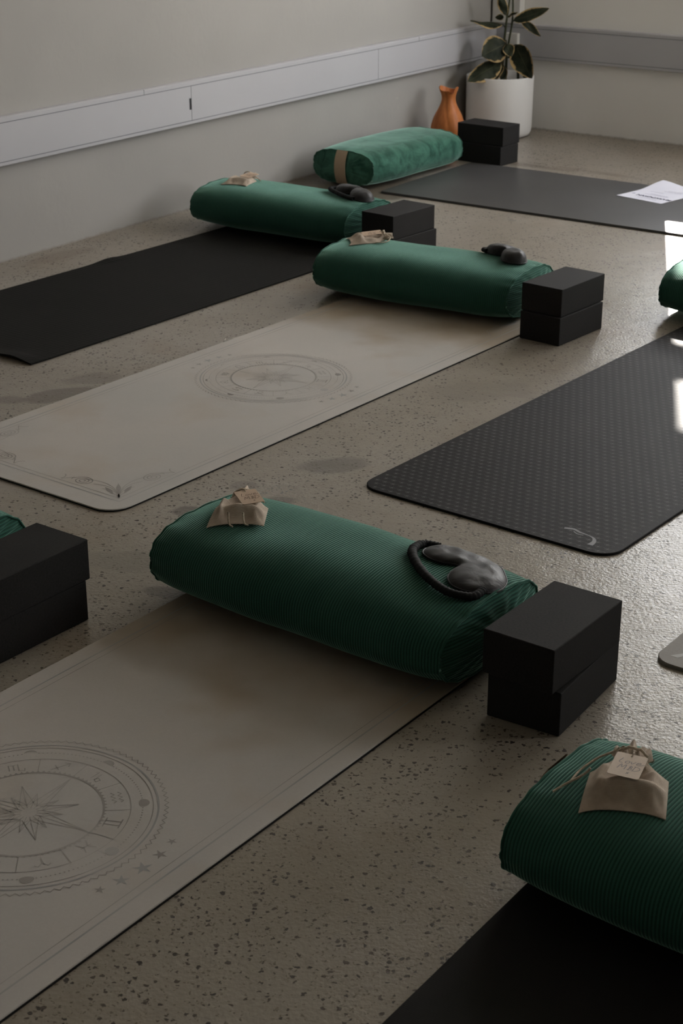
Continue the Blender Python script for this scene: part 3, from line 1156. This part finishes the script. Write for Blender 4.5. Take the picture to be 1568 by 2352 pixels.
# ------------------------------------------------------------------ eye masks
def eye_mask(bo, t0, y0, ang, label, lift=0.0, puff=1.0, seed=0, strap=None, scale=1.0, vs=1.0):
    a = math.radians(ang)
    ca, sa = math.cos(a), math.sin(a)
    z0 = bo.ztop(t0, y0)
    root = thing('eye_mask', bo.world(t0, y0, z0), bo.ang + a, label, 'eye mask', 'black eye masks on the bolsters')

    def conf(u, v):
        t, y = t0 + u * ca - v * sa, y0 + u * sa + v * ca
        return bo.ztop(t, y) - z0 + lift
    # outline: forehead edge convex, nose notch on the -v side
    half = [(0.0, -0.014), (0.011, -0.020), (0.022, -0.034), (0.045, -0.046), (0.074, -0.047), (0.097, -0.032), (0.107, -0.006), (0.100, 0.018), (0.075, 0.037), (0.040, 0.047)]
    pts = half + [(0.0, 0.054)] + [(-x, y) for x, y in half[:0:-1]]
    out = smoothpath([(x * scale, y * scale * vs, 0) for x, y in pts], 6, True)
    n = len(out)
    b = MB()
    nr = 12

    def inner(p, r):
        # shrink towards the mask's spine so that the lobes stay apart
        sx, sy = p.x * 0.66, 0.006 * scale * vs
        return sx + (p.x - sx) * r, sy + (p.y - sy) * r
    for side in (1, 0):
        rings = []
        for q in range(nr + 1):
            r = 1 - q / nr
            row = []
            for p in out:
                u, v = inner(p, r)
                dome = (1 - r ** 3.2) ** 0.55
                groove = 1 - 0.28 * math.exp(-(u / (0.016 * scale)) ** 2)
                wr = noise.noise(Vector((u * 45, v * 45, seed))) * 0.0022 * dome
                hgt = (0.015 * puff * dome * groove + wr) if side else -0.001 * 0
                row.append((u, v, conf(u, v) + 0.0035 + (hgt if side else -0.0025)))
            rings.append(row)
        b.grid(rings, 0, None, False, True, not side)
    mk = b.build('pad', M['satin'], root, True)
    b = MB()
    b.tube([(p.x, p.y, conf(p.x, p.y) + 0.0036) for p in out], 0.0017, 6, 0, True)
    b.build('edge_piping', M['satin'], mk, True)
    if True:
        path = smoothpath([(x * scale, y * scale, 0) for x, y in strap or [(-0.098, -0.012), (-0.112, -0.040), (-0.080, -0.074), (-0.02, -0.088), (0.045, -0.088), (0.095, -0.074), (0.118, -0.040), (0.100, -0.010)]], 14)
        b = MB()
        b.tube([(p.x, p.y, conf(p.x, p.y) + 0.007) for p in path], 0.0085, 10, 0, False, 0.16, 2.3, True, 0.8)
        b.build('elastic_strap', M['strap'], root, True)
    return root


eye_mask(B1, 0.238, 0.058, -34, 'black satin eye mask on the middle front bolster', seed=1, vs=1.2, puff=0.68, scale=0.98)
eye_mask(B2, 0.222, 0.058, -38, 'black eye mask on the bolster across the whole cream mat', seed=2, puff=1.9, lift=0.004, scale=0.88, strap=[(-0.098, -0.005), (-0.112, -0.022), (-0.098, -0.042), (-0.062, -0.046)])
eye_mask(B3, 0.245, 0.042, -30, 'black eye mask on the bolster nearest the left wall', seed=3, puff=1.6, lift=0.003, scale=0.94, strap=[(-0.098, -0.01), (-0.114, -0.032), (-0.092, -0.058), (-0.03, -0.066), (0.04, -0.064), (0.08, -0.05)])

# ------------------------------------------------------------------ jute pouches with hand written tags
LETTERS = {
    'L': [[(0.1, 1), (0.05, 0.1), (0.5, 0.0)]],
    'o': [[(0.3, 0.55), (0.08, 0.4), (0.1, 0.1), (0.35, 0.03), (0.5, 0.25), (0.42, 0.5), (0.25, 0.55)]],
    'v': [[(0.0, 0.55), (0.2, 0.05), (0.45, 0.6)]],
    'e': [[(0.05, 0.3), (0.42, 0.38), (0.35, 0.58), (0.12, 0.5), (0.06, 0.15), (0.35, 0.02), (0.85, 0.35)]],
    'M': [[(0.0, 0.0), (0.12, 1.0), (0.38, 0.35), (0.66, 1.0), (0.78, 0.0)]],
    '&': [[(0.1, 0.75), (0.38, 0.85), (0.42, 0.6), (0.2, 0.5), (0.5, 0.4), (0.42, 0.1), (0.08, 0.12)], [(0.25, 0.95), (0.22, 0.0)]],
    'D': [[(0.1, 0.95), (0.08, 0.05)], [(-0.05, 0.95), (0.5, 0.85), (0.72, 0.45), (0.45, 0.08), (0.0, 0.0)]],
    'x': [[(0.05, 0.5), (0.4, 0.05)], [(0.42, 0.52), (0.05, 0.0)]],
}


def write(b, text, x, y, size, slant, wid, z):
    for ch in text:
        for st in LETTERS[ch]:
            pts = [(x + (p[0] + slant * p[1]) * size, y + p[1] * size) for p in st]
            sm = smoothpath([(px, py, 0) for px, py in pts], 4) if len(pts) > 2 else [Vector((*p, 0)) for p in pts]
            ribbon(b, [(p.x, p.y) for p in sm], wid, z, 0)
        x += size * (0.95 if ch in 'MD' else 0.62)


def pouch(bo, t0, y0, ang, label, tag_uv, tag_ang, tag_mat, pen, seed=0, scale=1.0, tag_lift=0.034, tag_tilt=(0.0, 0.0), tails=None, flat=1.0):
    a = math.radians(ang)
    ca, sa = math.cos(a), math.sin(a)
    z0 = bo.ztop(t0, y0)
    root = thing('drawstring_pouch', bo.world(t0, y0, z0), bo.ang + a, label, 'pouch', 'jute drawstring pouches on the bolsters')

    def conf(u, v):
        t, y = t0 + u * ca - v * sa, y0 + u * sa + v * ca
        return bo.ztop(t, y) - z0 + 0.0015
    Lb = 0.130 * scale

    def half(v):
        if v < 0.62:
            return (0.056 - 0.006 * v) * scale
        if v < 0.86:
            k = sstep(0.58, 0.88, v)
            return (0.0525 * (1 - k) + 0.019 * k) * scale
        return (0.019 + 0.011 * sstep(0.84, 1.0, v)) * scale

    def thick(p, v):
        edge = (1 - abs(p) ** 2.2) ** 0.7
        front = sstep(-0.02, 0.24, v)
        ridge = (0.023 + 0.006 * p) * math.exp(-((v - 0.26) / 0.13) ** 2)
        side = (0.026 - 0.006 * p) * math.exp(-((abs(p) - 0.66) / 0.22) ** 2) * sstep(0.80, 0.50, v)
        neck = 0.020 * sstep(0.62, 0.84, v)
        body = 0.003
        wr = 0.004 * noise.noise(Vector((p * 2.3 + seed * 5, v * 6, seed)))
        return edge * front * (max(ridge, side) + body + neck + wr) * scale * flat
    nu, nv = 36, 44
    b = MB()
    top, bot = [], []
    for j in range(nv + 1):
        v = j / nv
        rt, rb = [], []
        for i in range(nu + 1):
            p = -1 + 2 * i / nu
            h = half(v)
            u = p * h
            ruf = math.sin(p * 15 + seed) * 0.0035 * sstep(0.70, 0.9, v) * scale
            y = (v - 0.5) * Lb + (0.010 * math.sin(p * 9 + seed) * sstep(0.88, 1.0, v) + 0.010 * (abs(p) ** 3) * sstep(0.3, 0.0, v) * -1) * scale
            th = thick(p, v)
            zc = conf(u, y)
            if abs(p) > 0.999 or j == 0:
                rt.append((u, y, zc + 0.0022 + 0.010 * sstep(0.8, 1, v) * scale))
                rb.append((u, y, zc + 0.0010 + 0.010 * sstep(0.8, 1, v) * scale))
            else:
                rt.append((u, y, zc + 0.003 + th + ruf))
                rb.append((u, y, zc + 0.0006 + (0.008 * sstep(0.75, 0.95, v) * scale)))
        top.append(rt)
        bot.append(rb)
    b.grid(top, 0, None, False, False, True)
    b.grid(bot)
    b.grid([top[0], bot[0]])
    b.grid([[r[0] for r in top], [r[0] for r in bot]], 0, None, False, False, True)
    b.grid([[r[-1] for r in top], [r[-1] for r in bot]])
    # open, gathered mouth: the back ends meet inside
    b.grid([top[-1], bot[-1]], 0, None, False, False, True)
    b.build('bag', M['jute'], root, True)
    # cord round the neck with two loose ends
    b = MB()
    vn = (0.845 - 0.5) * Lb
    hn = 0.0205 * scale
    zn = conf(0, vn) + 0.015 * scale
    ring = [(hn * math.cos(2 * PI * k / 24), vn + 0.002 * math.sin(k * 2.1), zn + 0.0155 * scale * math.sin(2 * PI * k / 24)) for k in range(24)]
    b.tube(ring, 0.0021, 6, 0, True, 0.12, 2.0)
    b.build('drawstring', M['string'], root, True)
    for path in (tails or [[(0.02, 0.05), (0.035, 0.046), (0.052, 0.02), (0.06, -0.01)], [(-0.02, 0.05), (-0.04, 0.045), (-0.066, 0.02)]]):
        b = MB()
        pp = smoothpath([(x * scale, y * scale, 0) for x, y in path], 6)
        n = len(pp)
        b.tube([(p.x, p.y, conf(p.x, p.y) + 0.0025 + 0.022 * scale * (1 - i / n) ** 3) for i, p in enumerate(pp)], 0.0017, 6, 0, False, 0.1, 1.9)
        b.build('loose_cord', M['string'], root, True)
    # tag
    tw, thh = 0.043, 0.060
    b = MB()
    slab(b, [(x - tw / 2, y - thh / 2) for x, y in round_rect(tw, thh, 0.0035, 4)], 0.0, 0.0009, 0, 0.0002)
    tg = b.build('paper_tag', tag_mat, root)
    zt = conf(tag_uv[0], tag_uv[1]) + tag_lift * scale
    tg.location = (tag_uv[0], tag_uv[1], zt)
    tg.rotation_euler = (tag_tilt[0], tag_tilt[1], math.radians(tag_ang))
    b = MB()
    z = 0.0011
    write(b, 'Love', -0.014, 0.004, 0.0125, 0.25, 0.0009, z)
    write(b, 'M&D', -0.012, -0.012, 0.0125, 0.2, 0.0009, z)
    write(b, 'x', 0.002, -0.022, 0.0085, 0.1, 0.0009, z)
    b.build('handwriting', pen, tg)
    b = MB()
    poly(b, star_poly(0, thh / 2 - 0.006, 0.0020, 0.0018, 6, 0), 0.0011, 0)
    b.tube([(0, thh / 2 - 0.006, 0.001), (0.001, thh / 2 - 0.001, 0.003), (0.0, thh / 2 + 0.006, 0.001)], 0.0009, 6)
    b.build('tag_string', M['string'], tg)
    return root


pouch(B1, -0.236, 0.002, 32, 'brown jute pouch with a kraft tag on the middle front bolster', (0.016, 0.002), 26, M['kraft'], M['pen'], 1, 0.96, 0.030, (0.04, -0.03),
      [[(0.015, 0.05), (0.03, 0.055), (0.04, 0.05)], [(-0.015, -0.060), (-0.012, -0.072), (-0.004, -0.078)], [(0.014, -0.062), (0.018, -0.072), (0.026, -0.072)]])
pouch(B5, -0.220, -0.006, 22, 'brown jute pouch with a pale card tag on the nearest bolster at bottom right', (-0.002, -0.006), -8, M['pale_card'], M['pen_grey'], 2, 1.02, 0.031, (0.0, 0.02),
      [[(-0.018, 0.052), (-0.045, 0.045), (-0.065, 0.02), (-0.075, -0.01)], [(-0.05, -0.01), (-0.078, -0.02), (-0.095, -0.035)]])
pouch(B2, -0.232, 0.022, -52, 'pale jute pouch with its drawstring loop on the bolster across the whole cream mat', (0.000, 0.005), 0, M['kraft'], M['pen'], 3, 0.94, 0.023, (0.10, 0.05),
      [[(0.018, 0.050), (0.034, 0.062), (0.056, 0.052), (0.060, 0.030), (0.046, 0.005), (0.05, -0.01)]], 0.72)
pouch(B3, -0.212, 0.004, 8, 'pale jute pouch on the bolster nearest the left wall', (0.022, 0.008), -15, M['kraft'], M['pen'], 4, 0.92, 0.024, (0.06, 0.06),
      [[(0.018, 0.05), (0.045, 0.045), (0.062, 0.03)]], 0.75)

# ------------------------------------------------------------------ vase
vx, vy = 0.468, 7.385
root = thing('vase', (vx, vy, 0), 0.0, 'orange fluted vase standing in the corner behind the far bolster', 'vase')
b = MB()
prof = [(0.040, 0.0), (0.052, 0.006), (0.066, 0.040), (0.073, 0.080), (0.071, 0.105), (0.060, 0.140), (0.045, 0.170), (0.034, 0.195), (0.030, 0.215), (0.032, 0.232), (0.039, 0.250), (0.042, 0.260)]
pp = smoothpath([(r, z, 0) for r, z in prof], 5)
ns = 72
rows = []


def vase_pt(r, z, k, inner=0.0):
    th = 2 * PI * k / ns
    tw = 2.2 * z / 0.26
    lob = 0.085 * abs(math.sin(2.5 * th + tw)) ** 0.7 - 0.05
    amt = sstep(0.01, 0.06, z)
    rr = (r * (1 + lob * amt)) - inner
    zz = z
    if z > 0.22:
        zz = z + 0.008 * math.sin(2 * th + 2.6) * (z - 0.22) / 0.04
        if z > 0.24:
            zz -= 0.022 * math.exp(-((((th + 1.2 + PI) % (2 * PI)) - PI) / 0.30) ** 2) * (z - 0.24) / 0.02
    return (rr * math.cos(th), rr * math.sin(th), zz)


for p in pp:
    rows.append([vase_pt(p.x, p.y, k) for k in range(ns)])
for p in reversed([q for q in pp if q.y > 0.05]):
    rows.append([vase_pt(p.x, p.y, k, 0.004) for k in range(ns)])
base = b.grid(rows, 0, None, False, True, True)
b.face(base[0])
b.face(base[-1])
b.build('vase_body', M['vase'], root, True)

# ------------------------------------------------------------------ potted plant
px, py = 0.722, 7.722
root = thing('potted_rubber_plant', (px, py, 0), 0.0, 'variegated rubber plant in a white cylinder pot in the far corner', 'potted plant')
b = MB()
pr = [(0.0, 0.0), (0.125, 0.0), (0.142, 0.006), (0.1495, 0.022), (0.1515, 0.05), (0.1535, 0.266), (0.1528, 0.2685), (0.1495, 0.2685), (0.1485, 0.266), (0.146, 0.20), (0.0, 0.20)]
rows = [[(r * math.cos(2 * PI * k / 96), r * math.sin(2 * PI * k / 96), z + 0.0003) for k in range(96)] for r, z in pr]
b.grid(rows, 0, None, False, True, True)
b.build('pot', M['pot'], root, True)
b = MB()
rows = [[(r * math.cos(2 * PI * k / 60), r * math.sin(2 * PI * k / 60), 0.226 + 0.008 * noise.noise(Vector((r * 30 * math.cos(k), r * 30 * math.sin(k), 1))) - (0.02 if r > 0.146 else 0)) for k in range(60)] for r in (0.1475, 0.143, 0.10, 0.06, 0.02, 0.001)]
base = b.grid(rows, 0, None, False, True, False)
b.face(base[-1])
b.build('soil', M['soil'], root, True)
camp = Vector((0, 0, CAM_H))


def pl(x, z, dy=0.0):
    """a point measured on the plane through the pot axis, moved dy towards the viewer's side along its sight line"""
    P = Vector((x, 7.72, z))
    P = camp + (P - camp) * ((7.72 + dy) / 7.72)
    return P - Vector((px, py, 0))


for path in ([pl(0.728, 0.225), pl(0.732, 0.36), pl(0.739, 0.48), pl(0.748, 0.56), pl(0.755, 0.64)],
             [pl(0.746, 0.225, 0.02), pl(0.748, 0.34, 0.02), pl(0.756, 0.42, 0.02), pl(0.768, 0.52, 0.02), pl(0.764, 0.66, 0.02)],
             [pl(0.805, 0.225, -0.02), pl(0.80, 0.30, -0.02), pl(0.785, 0.345, -0.02), pl(0.752, 0.345, 0.0)]):
    b = MB()
    sp = smoothpath(path, 6)
    b.tube(sp, [0.0065 - 0.003 * i / len(sp) for i in range(len(sp))], 8)
    b.build('stem', M['stem'], root, True)


def leaf(p0, p1, wid, side, fold=0.15, droop=0.0, petiole=None):
    """p0 base, p1 tip, side: vector roughly across the blade"""
    p0, p1, side = Vector(p0), Vector(p1), Vector(side)
    ax = (p1 - p0)
    ln = ax.length
    ax.normalize()
    side = (side - ax * side.dot(ax)).normalized()
    nrm = ax.cross(side).normalized()
    b = MB()
    n, m = 18, 10
    for fl, off in ((False, 0.0), (True, -0.0009)):
        rows, uvs = [], []
        for i in range(n + 1):
            t = i / n
            w = wid * (math.sin(PI * min(1, t ** 0.85)) ** 0.75) * (1 - 0.15 * t) + 0.0008
            row, ur = [], []
            for j in range(m + 1):
                e = -1 + 2 * j / m
                q = p0 + ax * (ln * t) + side * (w * e) + nrm * (fold * w * e * e + droop * ln * (t * (1 - t)) + off + 0.0025 * math.sin(9 * t + 3 * e))
                row.append(q)
                ur.append((t, e))
            rows.append(row)
            uvs.append(ur)
        b.grid(rows, 0, uvs, False, False, fl)
    o = b.build('leaf', M['leaf'], root, True)
    if petiole is not None:
        b = MB()
        b.tube(smoothpath([Vector(petiole), (Vector(petiole) + p0) / 2 + Vector((0, 0, 0.006)), p0], 5), 0.0026, 6)
        b.build('leaf_stalk', M['stem'], o, True)
    return o


X, Z, Yv = Vector((1, 0, 0)), Vector((0, 0, 1)), Vector((0, 1, 0))
leaf(pl(0.745, 0.408, -0.05), pl(0.634, 0.352, -0.12), 0.064, X * -0.45 + Z * 0.9 + Yv * 0.2, 0.12, 0.05, pl(0.742, 0.42))
leaf(pl(0.722, 0.326, -0.06), pl(0.574, 0.238, -0.15), 0.052, X * -0.2 + Z * 0.6 + Yv * 0.6, 0.2, 0.05, pl(0.735, 0.335))
leaf(pl(0.787, 0.402, -0.04), pl(0.866, 0.252, -0.10), 0.055, X * 0.7 + Z * 0.45 - Yv * 0.3, 0.3, 0.18, pl(0.752, 0.37))
leaf(pl(0.745, 0.404, -0.06), pl(0.770, 0.350, -0.09), 0.028, X * 1.0 + Z * 0.3, 0.15, 0.05, pl(0.744, 0.41))
leaf(pl(0.772, 0.506, -0.02), pl(0.930, 0.560, -0.05), 0.030, Z * 0.8 - X * 0.2 + Yv * 0.5, 0.2, -0.10, pl(0.762, 0.49, 0.02))
leaf(pl(0.806, 0.508, 0.02), pl(0.898, 0.438, 0.0), 0.019, X * 0.6 + Z * 0.7 + Yv * 0.3, 0.2, 0.12, pl(0.765, 0.50, 0.02))
leaf(pl(0.722, 0.490, 0.0), pl(0.578, 0.506, -0.06), 0.040, Yv * 0.95 + Z * 0.22, 0.2, 0.10, pl(0.738, 0.47))
leaf(pl(0.740, 0.530, -0.01), pl(0.702, 0.628, -0.05), 0.023, X * 0.9 + Z * 0.3 + Yv * 0.3, 0.2, 0.08, pl(0.742, 0.50))
leaf(pl(0.744, 0.522, 0.0), pl(0.790, 0.543, -0.01), 0.010, Z * 0.5 + Yv * 0.8, 0.2, 0.0)
leaf(pl(0.728, 0.522, 0.06), pl(0.690, 0.520, 0.07), 0.014, Z, 0.2, 0.0)
leaf(pl(0.722, 0.330, -0.02), pl(0.690, 0.235, -0.08), 0.030, X + Z * 0.2, 0.2, 0.1)
leaf(pl(0.732, 0.310, -0.02), pl(0.735, 0.232, -0.06), 0.022, X, 0.2, 0.1)
leaf(pl(0.790, 0.350, -0.01), pl(0.845, 0.232, -0.04), 0.020, X * 0.8 + Yv * 0.6, 0.3, 0.1)

# ------------------------------------------------------------------ paper sheet on the grey mat
pang = math.radians(-46.5)
root = thing('paper_sheet', (1.060, 6.362, 0.0096), pang, 'white printed sheet of paper lying on the dark grey mat at right', 'paper')
b = MB()
nu, nv = 12, 18


def paper_z(u, v):     # one far corner lifts
    return 0.0004 + 0.014 * sstep(0.20, 0.36, v + (0.21 - u) * 0.3) * sstep(0.14, 0.0, u) + 0.002 * sstep(0.1, 0.3, v)


for fl, off in ((True, 0.0004), (False, 0.0)):
    b.grid([[(0.21 * i / nu, 0.297 * j / nv, paper_z(0.21 * i / nu, 0.297 * j / nv) + off) for i in range(nu + 1)] for j in range(nv + 1)], 0, None, False, False, fl)
for k, (v0, u0, u1) in enumerate(((0.034, 0.075, 0.165), (0.100, 0.06, 0.17), (0.112, 0.08, 0.16), (0.150, 0.05, 0.11), (0.185, 0.09, 0.17), (0.20, 0.10, 0.17))):
    pts = []
    x = u0
    while x < u1:
        w = random.uniform(0.004, 0.011)
        ribbon(b, [(x, v0), (min(x + w, u1), v0)], 0.0035, paper_z(x, v0) + 0.0012, 1)
        x += w + 0.003
poly(b, star_poly(0.025, 0.075, 0.009, 0.006, 8, 0), 0.0016, 1)
sheet = b.build('sheet', [M['paper'], M['print_pale']], root, False)
cu = bpy.data.curves.new('printed_heading', 'FONT')
cu.body = 'MARKDOWN'
cu.size = 0.026
cu.align_x = 'CENTER'
cu.offset = 0.0006
tmp = bpy.data.objects.new('printed_heading', cu)
C.collection.objects.link(tmp)
dg = bpy.context.evaluated_depsgraph_get()
me = bpy.data.meshes.new_from_object(tmp.evaluated_get(dg))
bpy.data.objects.remove(tmp)
me.materials.clear()
me.materials.append(M['print_dark'])
hd = bpy.data.objects.new('printed_heading', me)
C.collection.objects.link(hd)
hd.parent = sheet
hd.location = (0.128, 0.073, 0.0018)
hd.rotation_euler = (0, 0, PI)
